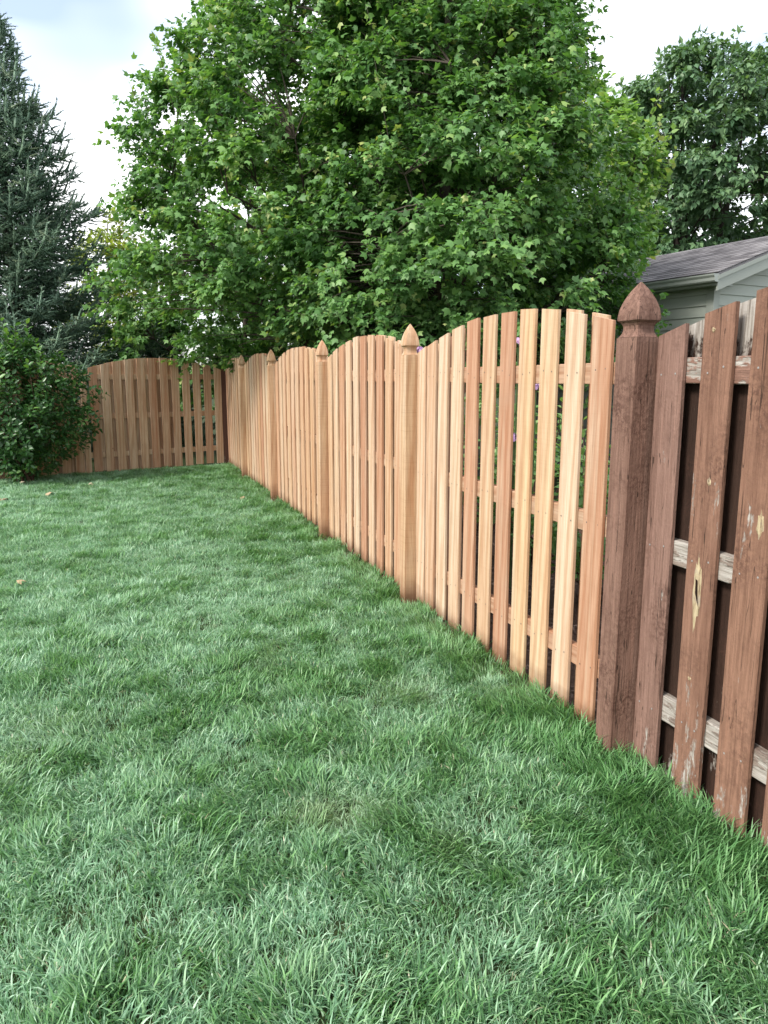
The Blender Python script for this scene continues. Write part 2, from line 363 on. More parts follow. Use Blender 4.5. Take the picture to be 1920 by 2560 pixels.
# ------------------------------------------------------------------ lawn grass (clumps of real blades, instanced)
def blade_clump(n, rad, lmin, lmax, lean, combed, wid=.0034):
    V = []; T = []; tint = []
    for _ in range(n):
        a = rng.uniform(0, 6.283); r = rad*math.sqrt(rng.uniform()); bx, by = r*math.cos(a), r*math.sin(a)
        L = rng.uniform(lmin, lmax); w = wid*rng.uniform(.5, 1.5)*.5
        th = rng.normal(0, .75) if combed else rng.uniform(0, 6.283)
        le = abs(rng.normal(lean, .28)); curl = rng.uniform(.3, 1.25)
        d = np.array([math.cos(th), math.sin(th)]); sd_ = np.array([-d[1], d[0]])
        tw = rng.normal(0, .5); b = len(V); p = np.array([bx, by, -.004]); ang = le*.35
        nl = 4; bt = rng.uniform(0, .945) if rng.uniform() > .008 else rng.uniform(.955, 1)
        for i in range(nl):
            q = i/(nl-1); ww = w*(1-.75*q**1.6); s2 = np.array([*(sd_*math.cos(tw) + d*math.sin(tw)), 0])
            if i < nl-1: V += [p - s2*ww, p + s2*ww]; tint += [bt]*2
            else: V += [p]; tint += [bt]
            st = L/(nl-1); p = p + st*np.array([d[0]*math.sin(ang), d[1]*math.sin(ang), math.cos(ang)]); ang = min(ang + le*curl*.55, 1.75)
        T += [(b, b+1, b+3), (b, b+3, b+2), (b+2, b+3, b+5), (b+2, b+5, b+4), (b+4, b+5, b+6)]
    return tri_mesh('grass_clump', np.array(V), np.array(T), M['grass'], {'tint': np.array(tint)})
gc = bpy.data.collections.new('grass_clumps')
specs = [(22,.062,.040,.080,.85,False,.0058), (22,.062,.045,.090,1.10,True,.0060), (22,.062,.045,.090,1.20,True,.0056), (20,.058,.035,.070,.7,False,.0054),
         (22,.070,.050,.100,1.40,True,.0062), (24,.062,.030,.055,.8,False,.0046), (18,.045,.06,.12,.80,True,.0048), (20,.058,.045,.085,1.05,False,.0058)]
for i, sp in enumerate(specs):
    o = bpy.data.objects.new('grass_clump_%02d' % i, blade_clump(*sp)); gc.objects.link(o)

def vnoise(P, scale, seed):
    """cheap smooth 2D value noise"""
    r = np.random.default_rng(seed); G = r.uniform(0, 1, (64, 64)); q = P*scale + 100; i = np.floor(q).astype(int); fr = q-i; fr = fr*fr*(3-2*fr)
    gx, gy = i[:, 0] % 64, i[:, 1] % 64; x1, y1 = (gx+1) % 64, (gy+1) % 64
    return (G[gx, gy]*(1-fr[:, 0])+G[x1, gy]*fr[:, 0])*(1-fr[:, 1]) + (G[gx, y1]*(1-fr[:, 0])+G[x1, y1]*fr[:, 0])*fr[:, 1]
def sd_line(P, o, n): return (P[:, 0]-o[0])*n[0] + (P[:, 1]-o[1])*n[1]
bands = [(.3, 3.2, 1150), (3.2, 5.5, 1000), (5.5, 9, 800), (9, 15, 600)]
pts = []
for y0, y1, den in bands:
    x0, x1 = -.56*y1-.9, 3.0
    n = int(den*(x1-x0)*(y1-y0)); p = np.stack([rng.uniform(x0, x1, n), rng.uniform(y0, y1, n)], 1)
    keep = (np.abs(p[:, 0]) < .56*p[:, 1]+.9) & (sd_line(p, P0, NRM) > -.03) & (sd_line(p, CORNER, NB) > .03) & (sd_line(p, BACK, NL) > .03)
    pts.append(p[keep])
P = np.concatenate(pts); n = len(P)
dfen = sd_line(P, P0, NRM); dback = np.minimum(sd_line(P, CORNER, NB), sd_line(P, BACK, NL)); uf = (P[:, 0]-P0[0])*D[0]+(P[:, 1]-P0[1])*D[1]
keep = ~((dfen < .10) & (rng.uniform(size=n) < .45) & (uf > .3)); 
for s_ in SPOST[1:5]: keep &= ~((np.abs(uf-s_+.05) < .17) & (dfen < .15) & (rng.uniform(size=n) < .75))
P = P[keep]; dfen = dfen[keep]; dback = dback[keep]; uf = uf[keep]; n = len(P)
patch = .25*vnoise(P, 1.6, 3)+.40*vnoise(P, 5.5, 4)+.35*vnoise(P, 12, 5)
lush = .25*vnoise(P, 2.6, 8)+.40*vnoise(P, 6.5, 9)+.35*vnoise(P, 13, 10)
scl = .52 + .95*np.clip(lush-.18, 0, 1) + rng.uniform(-.12, .12, n)
edge = np.clip(1-dfen/.38, 0, 1); scl += edge*np.where(uf < .6, .50, .22)*rng.uniform(.4, 1.1, n)
scl *= np.where(dback < .25, .8, 1)
patch = np.clip(patch - .10 + .16*np.clip((dfen-.5)/2.0, 0, 1) - edge*.38 + rng.normal(0, .12, n), 0, 1)  # paler away from the fence: fence shade put into colour, besides lush edge growth
# lush tufts are deeper green, thin ones paler
patch = np.clip(patch - (lush-.5)*1.0 + .07, 0, 1)
dry = np.clip(1-np.hypot((P[:, 0]-gnd(840, 2020)[0])/.26, (P[:, 1]-gnd(840, 2020)[1])/.20), 0, 1)*1.3
dry = np.maximum(dry, np.clip(vnoise(P, 4.5, 12)-.80, 0, 1)*2.2); dry = np.maximum(dry, (np.abs(dfen-.1) < .1)*(uf > .5)*rng.uniform(0, .55, n))
scl *= 1-.12*np.clip(dry, 0, 1)
ang = (vnoise(P, 1.7, 21)*2-1)*5.5 + (vnoise(P, 5.0, 22)*2-1)*3.0 + rng.normal(0, .75, n)
rot = np.stack([rng.normal(0, .10, n), rng.normal(0, .10, n), ang], 1)
idx = np.where(lush > .56, rng.choice([1, 2, 4, 6, 7], n), np.where(lush < .42, rng.choice([3, 5, 5, 0], n), rng.choice([0, 1, 2, 3, 4, 7], n)))
idx = np.where(edge > .25, rng.choice([0, 6, 6, 6, 1], n), idx)
me = bpy.data.meshes.new('lawn_grass'); me.vertices.add(n)
hz = (.5*vnoise(P, 1.1, 31)+.5*vnoise(P, 2.7, 32))*.012 + GZ
me.vertices.foreach_set('co', np.column_stack([P, hz]).astype(np.float32).ravel())
for nm, ty, da in (('patch', 'FLOAT', patch), ('dry', 'FLOAT', np.clip(dry, 0, 1)), ('scl', 'FLOAT', scl)):
    at_ = me.attributes.new(nm, ty, 'POINT'); at_.data.foreach_set('value', da.astype(np.float32))
at_ = me.attributes.new('idx', 'INT', 'POINT'); at_.data.foreach_set('value', idx.astype(np.int32))
at_ = me.attributes.new('rot', 'FLOAT_VECTOR', 'POINT'); at_.data.foreach_set('vector', rot.astype(np.float32).ravel())
me.materials.append(M['grass'])
grass = link('lawn_grass', me); tag(grass, 'mown green lawn grass in soft uneven tufts', 'grass', kind='stuff')
ng = bpy.data.node_groups.new('grass_scatter', 'GeometryNodeTree')
ng.interface.new_socket('Geometry', in_out='INPUT', socket_type='NodeSocketGeometry'); ng.interface.new_socket('Geometry', in_out='OUTPUT', socket_type='NodeSocketGeometry')
gi = ng.nodes.new('NodeGroupInput'); go = ng.nodes.new('NodeGroupOutput'); iop = ng.nodes.new('GeometryNodeInstanceOnPoints')
ci = ng.nodes.new('GeometryNodeCollectionInfo'); ci.inputs['Collection'].default_value = gc; ci.inputs['Separate Children'].default_value = True; ci.inputs['Reset Children'].default_value = True
def named(nm, ty):
    nd = ng.nodes.new('GeometryNodeInputNamedAttribute'); nd.data_type = ty; nd.inputs['Name'].default_value = nm; return nd.outputs['Attribute']
e2r = ng.nodes.new('FunctionNodeEulerToRotation'); L = ng.links.new
L(gi.outputs[0], iop.inputs['Points']); L(ci.outputs[0], iop.inputs['Instance']); iop.inputs['Pick Instance'].default_value = True
L(named('idx', 'INT'), iop.inputs['Instance Index']); L(named('rot', 'FLOAT_VECTOR'), e2r.inputs[0]); L(e2r.outputs[0], iop.inputs['Rotation'])
L(named('scl', 'FLOAT'), iop.inputs['Scale']); L(iop.outputs[0], go.inputs[0])
md = grass.modifiers.new('scatter', 'NODES'); md.node_group = ng

# ------------------------------------------------------------------ fence pieces
def board_mesh(w, th, h0, hA, hB, mat, cham=.003, bow=0.0):
    """upright board: local x -w/2..w/2, y 0..th, foot at z=h0, top sloping hA -> hB with the arch"""
    x0, x1 = -w/2, w/2; c = cham
    prof = [(x0+c, 0), (x1-c, 0), (x1, c), (x1, th-c), (x1-c, th), (x0+c, th), (x0, th-c), (x0, c)]
    def z_top(x): return hA + (hB-hA)*(x-x0)/(x1-x0)
    rings = []
    for q in (0, .5, 1):
        rings.append([(x, y + bow*4*q*(1-q), h0 + (z_top(x)-h0)*q) for x, y in prof])
    m = MB(); m.loft(rings); return m.mesh('board', mat)

def rail(parent, u0, u1, z0, z1, th, mat, off=0.0):
    m = MB(); c = .003; y0, y1 = -th/2, th/2
    prof = [(y0+c, z0), (y1-c, z0), (y1, z0+c), (y1, z1-c), (y1-c, z1), (y0+c, z1), (y0, z1-c), (y0, z0+c)]
    m.loft([[(u0, y, z) for y, z in prof], [((u0+u1)/2, y, z-.004) for y, z in prof], [(u1, y, z) for y, z in prof]])
    return m.build('rail', mat, parent)

RAILS = [(.225, .318), (.885, .978), (1.553, 1.646)]
RT = .040
def panel(name, o, rz, Lp, fronts, backs, label, mats, w=.14, base=1.745, rise=.182, peak=None, group=None, arch=None, nails=None, rails=RAILS, bw=.14, th=.019, rail_jit=0.0, hj=.006):
    t = empty(name, o, rz); tag(t, label, 'fence', group)
    pk = peak or Lp/2
    fn = arch or (lambda u: base + rise*(1-((u-pk)/(Lp/2))**2))
    for i_, (z0, z1) in enumerate(rails): rail(t, .002, Lp-.002, z0, z1, RT, mats[1][i_] if isinstance(mats[1], list) else mats[1])
    nl = MB()
    for side, us in ((1, fronts), (-1, backs)):
        for k, u in enumerate(us):
            ww = (w if side > 0 else bw)*random.uniform(.985, 1.01)
            a, b = fn(u-ww/2), fn(u+ww/2); j = random.uniform(-hj, hj)
            foot = random.uniform(-.035, -.005)
            m_ = mats[0] if side > 0 else mats[2]
            if isinstance(m_, list): m_ = m_[k]
            me = board_mesh(ww, th, foot, a+j, b+j, m_, bow=random.uniform(-.002, .003))
            y = RT/2 + .0008 if side > 0 else -RT/2 - th - .0008
            bo = link('board', me, t, (u, y, 0), (random.uniform(-.0005, .0005), random.uniform(-.0025, .0025), random.uniform(-.012, .012)))
            if nails and side > 0:
                for z0, z1 in rails:
                    for dx in (-.038, .036):
                        x, z, s_ = u+dx+random.uniform(-.006, .006), (z0+z1)/2+random.uniform(-.02, .02), .0042
                        yy = y+th+.0012
                        nl.add([(x+s_*math.cos(i*1.047), yy, z+s_*math.sin(i*1.047)) for i in range(6)] + [(x, yy+.0006, z)], [(i, 6, (i+1) % 6) for i in range(6)])
    if nails: tag(nl.build('nail_heads', nails, t), kind='stuff')
    return t

def even(Lp, n, u0, u1): return [u0 + (u1-u0)*i/(n-1) for i in range(n)]
def with_gaps(f, lo, hi):
    b = [(x+y)/2 for x, y in zip(f[:-1], f[1:])]; return ([lo] if lo else []) + b + ([hi] if hi else [])

def post(name, o, rz, w, hs, label, mat, twist=0.0, group=None, scale_f=1.0):
    t = empty(name, o, rz); tag(t, label, 'fence post', group)
    def sq(h, z, ch=.09, tw=0):
        c = h*ch; pts = [(h-c,-h),(h,-h+c),(h,h-c),(h-c,h),(-h+c,h),(-h,h-c),(-h,-h+c),(-h+c,-h)]
        ca, sa = math.cos(tw), math.sin(tw); return [(x*ca-y*sa, x*sa+y*ca, z) for x, y in pts]
    h = w/2; m = MB(); m.loft([sq(h, -.10+(hs+.10)*q, .05, twist*(q-.6)) for q in (0, .25, .5, .75, .99)] + [sq(h*.985, hs, .05, twist*.4)])
    m.build('shaft', mat, t)
    prof = [(0,.93),(.006,.86),(.016,.76),(.030,.71),(.043,.73),(.054,.83),(.061,.97),(.064,1.02),(.071,1.02),(.085,1.0),(.105,.945),(.125,.85),(.145,.715),(.165,.55),(.185,.35),(.200,.165),(.210,.03)]
    m = MB(); m.loft([sq(h*k, hs + z*scale_f + .0012, .07, twist*.4) for z, k in prof]); m.build('finial', mat, t)
    return t

# new cedar run ------------------------------------------------------
post('fence_post', P0, RZ, .117, 1.735, 'brown stained gothic post between old brown panel and new cedar', M['stain_post'], twist=.16)
ords = ['first', 'second', 'third', 'fourth']
for k in range(1, 5):
    post('fence_post', P0 + D*SPOST[k], RZ, .100, 1.735, '%s new cedar gothic post counted from the brown stained post' % ords[k-1], M['cedar_post'], random.uniform(-.02, .02), 'new cedar gothic posts')
far_edges = [.355, .565, .773, .980, 1.187, 1.395, 1.603, 1.810, 2.013, 2.205, 2.372]
f1 = [e-.070 for e in far_edges]
ctr = (.0585 + SPOST[1]-.05)/2
panel('fence_section', P0 + NRM*VOFF, RZ, SPOST[1], f1, with_gaps(f1, .145, None), 'new cedar panel right next to the brown stained post, daylight between its boards', (M['cedar'], M['cedar_rail'], M['cedar']), peak=1.15, group='new cedar panels', nails=M['nail'], bw=.122, w=.144)
names = ['second', 'third', 'fourth', 'fifth']
for k in range(1, 5):
    Lp = SPOST[k+1]-SPOST[k]; nb = 11 if k < 4 else 9
    fr = even(Lp, nb, .128, Lp-.128); fr = [x+random.uniform(-.008, .008) for x in fr]
    panel('fence_section', P0 + D*SPOST[k] + NRM*VOFF, RZ, Lp, fr, with_gaps(fr, None, None),
          '%s new cedar panel counted from the brown stained post%s' % (names[k-1], ', ending at the dark corner post' if k == 4 else ''), (M['cedar'], M['cedar_rail'], M['cedar']), group='new cedar panels', bw=.135, nails=M['nail'] if k == 1 else None)
t = empty('corner_post', CORNER, RZ); tag(t, 'dark brown square corner post without a point where two fences meet', 'fence post')
m = MB(); m.box(-.055, .055, -.055, .055, -.10, 1.735); m.build('shaft', M['stain_dark'], t)
m = MB(); m.box(-.058, .058, -.058, .058, 1.736, 1.745); m.build('cap', M['stain_dark'], t)
# back run -----------------------------------------------------------
fr = even(LB, 12, .14, LB-.16)
panel('fence_section', CORNER, RZB, LB, fr, with_gaps(fr, None, None)[4:], 'arched cedar panel facing the lawn between dark corner post and shrub', (M['cedar_back'], M['cedar_back'], M['cedar_back']), base=1.71, rise=.22, bw=.150)
post('fence_post', BACK, RZB, .100, 1.50, 'weathered cedar post half hidden by the leafy shrub', M['cedar_back'])
fr = even(2.44, 11, .14, 2.30)
panel('fence_section', BACK, RZL, 2.44, fr, with_gaps(fr, None, None), 'cedar panel standing behind the leafy shrub', (M['cedar_back'], M['cedar_back'], M['cedar_back']), rise=.15, bw=.165)
# old brown run towards the camera ------------------------------------
PB = P0 - D*2.44
fu = [-.148, -.385, -.608, -.825, -1.04, -1.255, -1.47, -1.685, -1.90, -2.10, -2.30]; fb = [2.44+u for u in fu]
bk = [2.44+u+.022 for u in (-.075, -.265, -.497, -.717, -.932, -1.147, -1.362, -1.577, -1.79, -2.0, -2.2)]
old_panel = panel('fence_section', PB + NRM*VOFF, RZ, 2.44, fb, bk, 'old brown stained panel with peeling pale rails beside the brown post', ([M['stain_first']]+[M['stain']]*10, [M['grey_rail'], M['grey_rail'], M['stain_rail']], M['stain_back_shaded']),
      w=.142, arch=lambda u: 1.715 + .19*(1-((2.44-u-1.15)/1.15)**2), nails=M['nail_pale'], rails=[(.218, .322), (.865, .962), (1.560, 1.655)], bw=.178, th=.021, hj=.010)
def mat_torn():
    t = NT('torn_bare_wood'); tcn = t.n('ShaderNodeTexCoord'); n = t.noise(t.mapv(tcn.outputs['Object'], (1, 1, .10)), 150, 4, .7); n2 = t.noise(tcn.outputs['Object'], 22, 3)
    c = t.ramp(n, [(.32, (.10,.065,.04)), (.48, (.36,.28,.17)), (.68, (.52,.44,.29))]); c = t.mix(t.rng(n2, .5, .65, 0, .6), c, (.23,.19,.17))
    return t.done(t.bsdf(c, .8, .15, t.bump(n, .9, .004)))
M['torn'] = mat_torn(); M['slot'] = mat_plain('split_hollow', (.02,.012,.009), .9, .05)
old_boards = [c for c in old_panel.children if c.name.startswith('board')]
def torn(board, zc, hh, ww, xo, slot):
    y = .0215; m = MB(); rr = np.random.default_rng(int(zc*1000)); n_ = 22; ring = []
    for i in range(n_):
        a = 6.283*i/n_; k = 1+rr.uniform(-.22, .22); zz = math.sin(a)*hh*k; pin = (1-abs(math.sin(a))**3*.75); ring.append((xo+math.cos(a)*ww*k*pin, y, zc+zz))
    m.v = ring + [(xo+.6*(x-xo), y+.0025, zc+.6*(z-zc)) for x, _, z in ring] + [(xo, y+.001, zc)]
    m.f = [((i+1) % n_, i, n_+i, n_+(i+1) % n_) for i in range(n_)] + [(n_+(i+1) % n_, n_+i, 2*n_) for i in range(n_)]
    o = m.build('torn_knot', M['torn'], board)
    if slot:
        m = MB(); yy = y+.0035; m.v = [(xo-.006, yy, zc+.045), (xo+.004, yy, zc+.05), (xo+.002, yy+.0005, zc-.005), (xo-.016, yy, zc-.05), (xo-.010, yy, zc-.01)]; m.f = [(4, 3, 2, 1, 0)]; m.build('split', M['slot'], board)
torn(old_boards[1], .80, .135, .021, .008, True); torn(old_boards[1], 1.215, .016, .010, -.012, False); torn(old_boards[1], 1.745, .010, .008, .02, False)
torn(old_boards[2], 1.10, .060, .016, -.03, False); torn(old_boards[1], .46, .009, .008, .01, False)
post('fence_post', PB, RZ, .117, 1.735, 'brown stained gothic post at the near end of the old panel', M['stain_post'])

# ------------------------------------------------------------------ outbuilding with lap siding
HAZ = R(28.12); HO = np.array([4.53, 10.5, 0]) + .22*np.array([math.cos(HAZ), math.sin(HAZ), 0]) + .22*np.array([-math.sin(HAZ), math.cos(HAZ), 0])
hs = empty('outbuilding', HO, HAZ); tag(hs, 'grey green lap sided outbuilding with grey shingled gable roof behind the fence', 'building')
HW, HL, ZE, SL, OV, EX = 4.0, 4.3, 3.06, .35, .22, .153
core = MB(); core.add([(0,0,-.10),(HW,0,-.10),(HW,HL,-.10),(0,HL,-.10),(0,0,ZE-.02),(HW,0,ZE-.02),(HW,HL,ZE-.02),(0,HL,ZE-.02),(HW/2,0,ZE+SL*HW/2-.02),(HW/2,HL,ZE+SL*HW/2-.02)],
    [(0,3,2,1),(0,1,5,8,4),(2,3,7,9,6),(1,2,6,5),(3,0,4,7),(4,8,9,7),(5,6,9,8)])
wall_o = core.build('wall', M['siding'], hs)
def lap(kind, z0, z1, a, b, a2=None, b2=None):
    m = MB(); a2 = a if a2 is None else a2; b2 = b if b2 is None else b2; z1 += .015
    if kind == 'gable':   # faces -y
        vs = [(a,-.022,z0),(b,-.022,z0),(b2,-.004,z1),(a2,-.004,z1),(a,-.001,z0),(b,-.001,z0),(b2,-.001,z1),(a2,-.001,z1)]
    else:                 # faces -x
        vs = [(-.022,b,z0),(-.022,a,z0),(-.004,a,z1),(-.004,b,z1),(-.001,b,z0),(-.001,a,z0),(-.001,a,z1),(-.001,b,z1)]
    m.add(vs, [(0,1,2,3),(0,4,5,1),(1,5,6,2),(3,2,6,7),(0,3,7,4),(5,4,7,6)]); m.build('siding_board', M['siding'], wall_o)
z = 2.74 - EX*17
while z < ZE + SL*HW/2 - .06:
    if z > ZE - .05:
        off = max(.09, (z+.0-ZE)/SL+.02); off2 = max(.09, (z+EX+.015-ZE)/SL+.02)
        if HW-off2 > off2: lap('gable', z, z+EX, off, HW-off, off2, HW-off2)
    else: lap('gable', max(z, .05), z+EX, .092, HW-.092)
    if z < ZE - .13: lap('side', max(z, .05), min(z+EX, ZE-.03), .092, HL-.092)
    z += EX
for x0, x1, y0, y1 in ((-.030,.09,-.030,-.001), (-.030,-.001,-.0005,.09), (-.030,-.001,HL-.09,HL+.02), (HW-.09,HW+.030,-.030,-.001)):
    m = MB(); m.box(x0, x1, y0, y1, .03, ZE-.12 if x0 < 1 else ZE-.06); m.build('corner_trim', M['trim'], hs)
roof = MB()
for sx in (0, 1):
    xe, xr = (-OV, HW/2) if sx == 0 else (HW+OV, HW/2)
    zr, ze = ZE+SL*HW/2, ZE-SL*OV
    y0, y1 = -OV, HL+OV
    vs = [(xe,y0,ze-.03),(xe,y1,ze-.03),(xr,y1,zr-.03),(xr,y0,zr-.03),(xe,y0,ze),(xe,y1,ze),(xr,y1,zr),(xr,y0,zr)]
    roof.add(vs, [(0,1,2,3),(4,7,6,5),(0,4,5,1),(1,5,6,2),(2,6,7,3),(3,7,4,0)])
roof_o = roof.build('roof', M['shingle'], hs)
# shingles: individual tabs on the slope in view, the far slope joined
tabs = []
for wd in (.16, .22, .29):
    m = MB(); m.box(0, wd, 0, .19, 0, .008); tabs.append((wd, m.mesh('shingle', M['shingle'])))
slope_len = math.hypot(OV+HW/2, SL*(OV+HW/2)); ex = .142; nrow = int(slope_len/ex)+1; placed = []
ca = math.atan(SL)
for rI in range(nrow):
    s0 = rI*ex - .012; y = -OV-.012 - random.uniform(0, .15) * (rI % 2)
    y = -OV-.012
    first = True
    while y < HL+OV:
        wd, me_ = random.choice(tabs)
        if first and rI % 2: wd, me_ = tabs[0]
        first = False
        placed.append((s0, y, wd, me_)); y += wd + .004
placed.sort(key=lambda q: q[1]); rest = MB()
for i, (s0, y, wd, me_) in enumerate(placed):
    lift = .014; x = -OV + s0*math.cos(ca); zz = ZE - SL*OV + s0*math.sin(ca)
    Mx = Matrix.Translation((x - lift*math.sin(ca), y, zz + lift*math.cos(ca))) @ Matrix.Rotation(-ca, 4, 'Y') @ Matrix.Rotation(R(2.6), 4, 'Y') @ Matrix(((0,1,0,0),(1,0,0,0),(0,0,1,0),(0,0,0,1)))
    if i < 290:
        o = bpy.data.objects.new('shingle', me_); COL.objects.link(o); o.parent = roof_o; o.matrix_local = Mx
    else: rest.add([Mx @ v.co for v in me_.vertices], [tuple(p.vertices) for p in me_.polygons])
if rest.v: tag(rest.build('shingle_rows', M['shingle'], roof_o), kind='stuff')
# eave: fascia, gutter, soffit, rake boards, boxed return
ze = ZE-SL*OV
m = MB(); m.box(-OV+.006, -OV+.03, -OV+.002, HL+OV, ze-.155, ze-.032); m.build('fascia', M['trim'], hs)
m = MB(); m.box(-OV+.031, -.026, -OV+.03, HL+OV, ze-.150, ze-.138); m.build('soffit', M['trim'], hs)
gp = [(0,0),(-.062,0),(-.075,.018),(-.078,.055),(-.098,.085),(-.100,.105),(-.094,.105),(-.088,.085),(-.070,.06),(-.066,.02),(-.058,.006),(-.004,.006),(-.004,.105),(0,.105)]
m = MB(); m.loft([[(-OV+.005+x, yy, ze-.118+z_) for x, z_ in gp] for yy in (-OV-.005, HL+OV)]); m.build('gutter', M['gutter'], hs)
m = MB(); m.loft([[(-OV+.004+x, yy, ze-.118+z_) for x, z_ in [(0,0),(-.062,0),(-.075,.018),(-.078,.055),(-.098,.085),(-.100,.105),(0,.105)]] for yy in (-OV-.010, -OV-.006)]); m.build('gutter_end_cap', M['gutter'], hs)
for sx in (0, 1):
    def X(x): return x if sx == 0 else HW-x
    for nm, hgt, y0, y1, dz in (('rake_board', .20, -OV-.004, -OV+.02, -.034), ('rake_trim', .055, -OV-.018, -OV-.006, -.030)):
        xs = (-OV+.004, HW/2); vs = []
        for yy in (y0, y1):
            for x in xs:
                zt = ZE+SL*x+dz; vs += [(X(x), yy, zt-hgt), (X(x), yy, zt)]
        m = MB(); m.add(vs, [(0,2,3,1),(4,5,7,6),(0,1,5,4),(2,6,7,3),(1,3,7,5),(0,4,6,2)]); m.build(nm, M['trim'], hs)
m = MB(); m.box(-OV+.033, .12, -OV+.022, -.026, ze-.158, ze+.0); m.build('eave_return', M['trim'], hs)

# ------------------------------------------------------------------ trees
MAPLE_V = np.array([(0,0,0),(.34,.10,-.07),(.55,.50,-.14),(.23,.53,-.03),(0,1.0,-.12),(-.23,.53,-.03),(-.55,.50,-.14),(-.34,.10,-.07)])
MAPLE_T = [(0,1,3),(1,2,3),(0,3,4),(0,4,5),(0,5,7),(5,6,7)]
OVAL_V = np.array([(0,0,0),(.26,.35,.05),(.22,.7,.03),(0,1,-.12),(-.22,.7,.03),(-.26,.35,.05),(0,.5,-.05)])
OVAL_T = [(6,i,i+1) for i in range(0, 5)] + [(6,5,0)]
DIAM_V = np.array([(0,0,0),(.19,.42,.03),(0,1,-.1),(-.19,.42,.03)]); DIAM_T = [(0,1,2),(0,2,3)]

def bez(a, b, c, n):
    q = np.linspace(0, 1, n)[:, None]; return (1-q)**2*a + 2*q*(1-q)*b + q**2*c

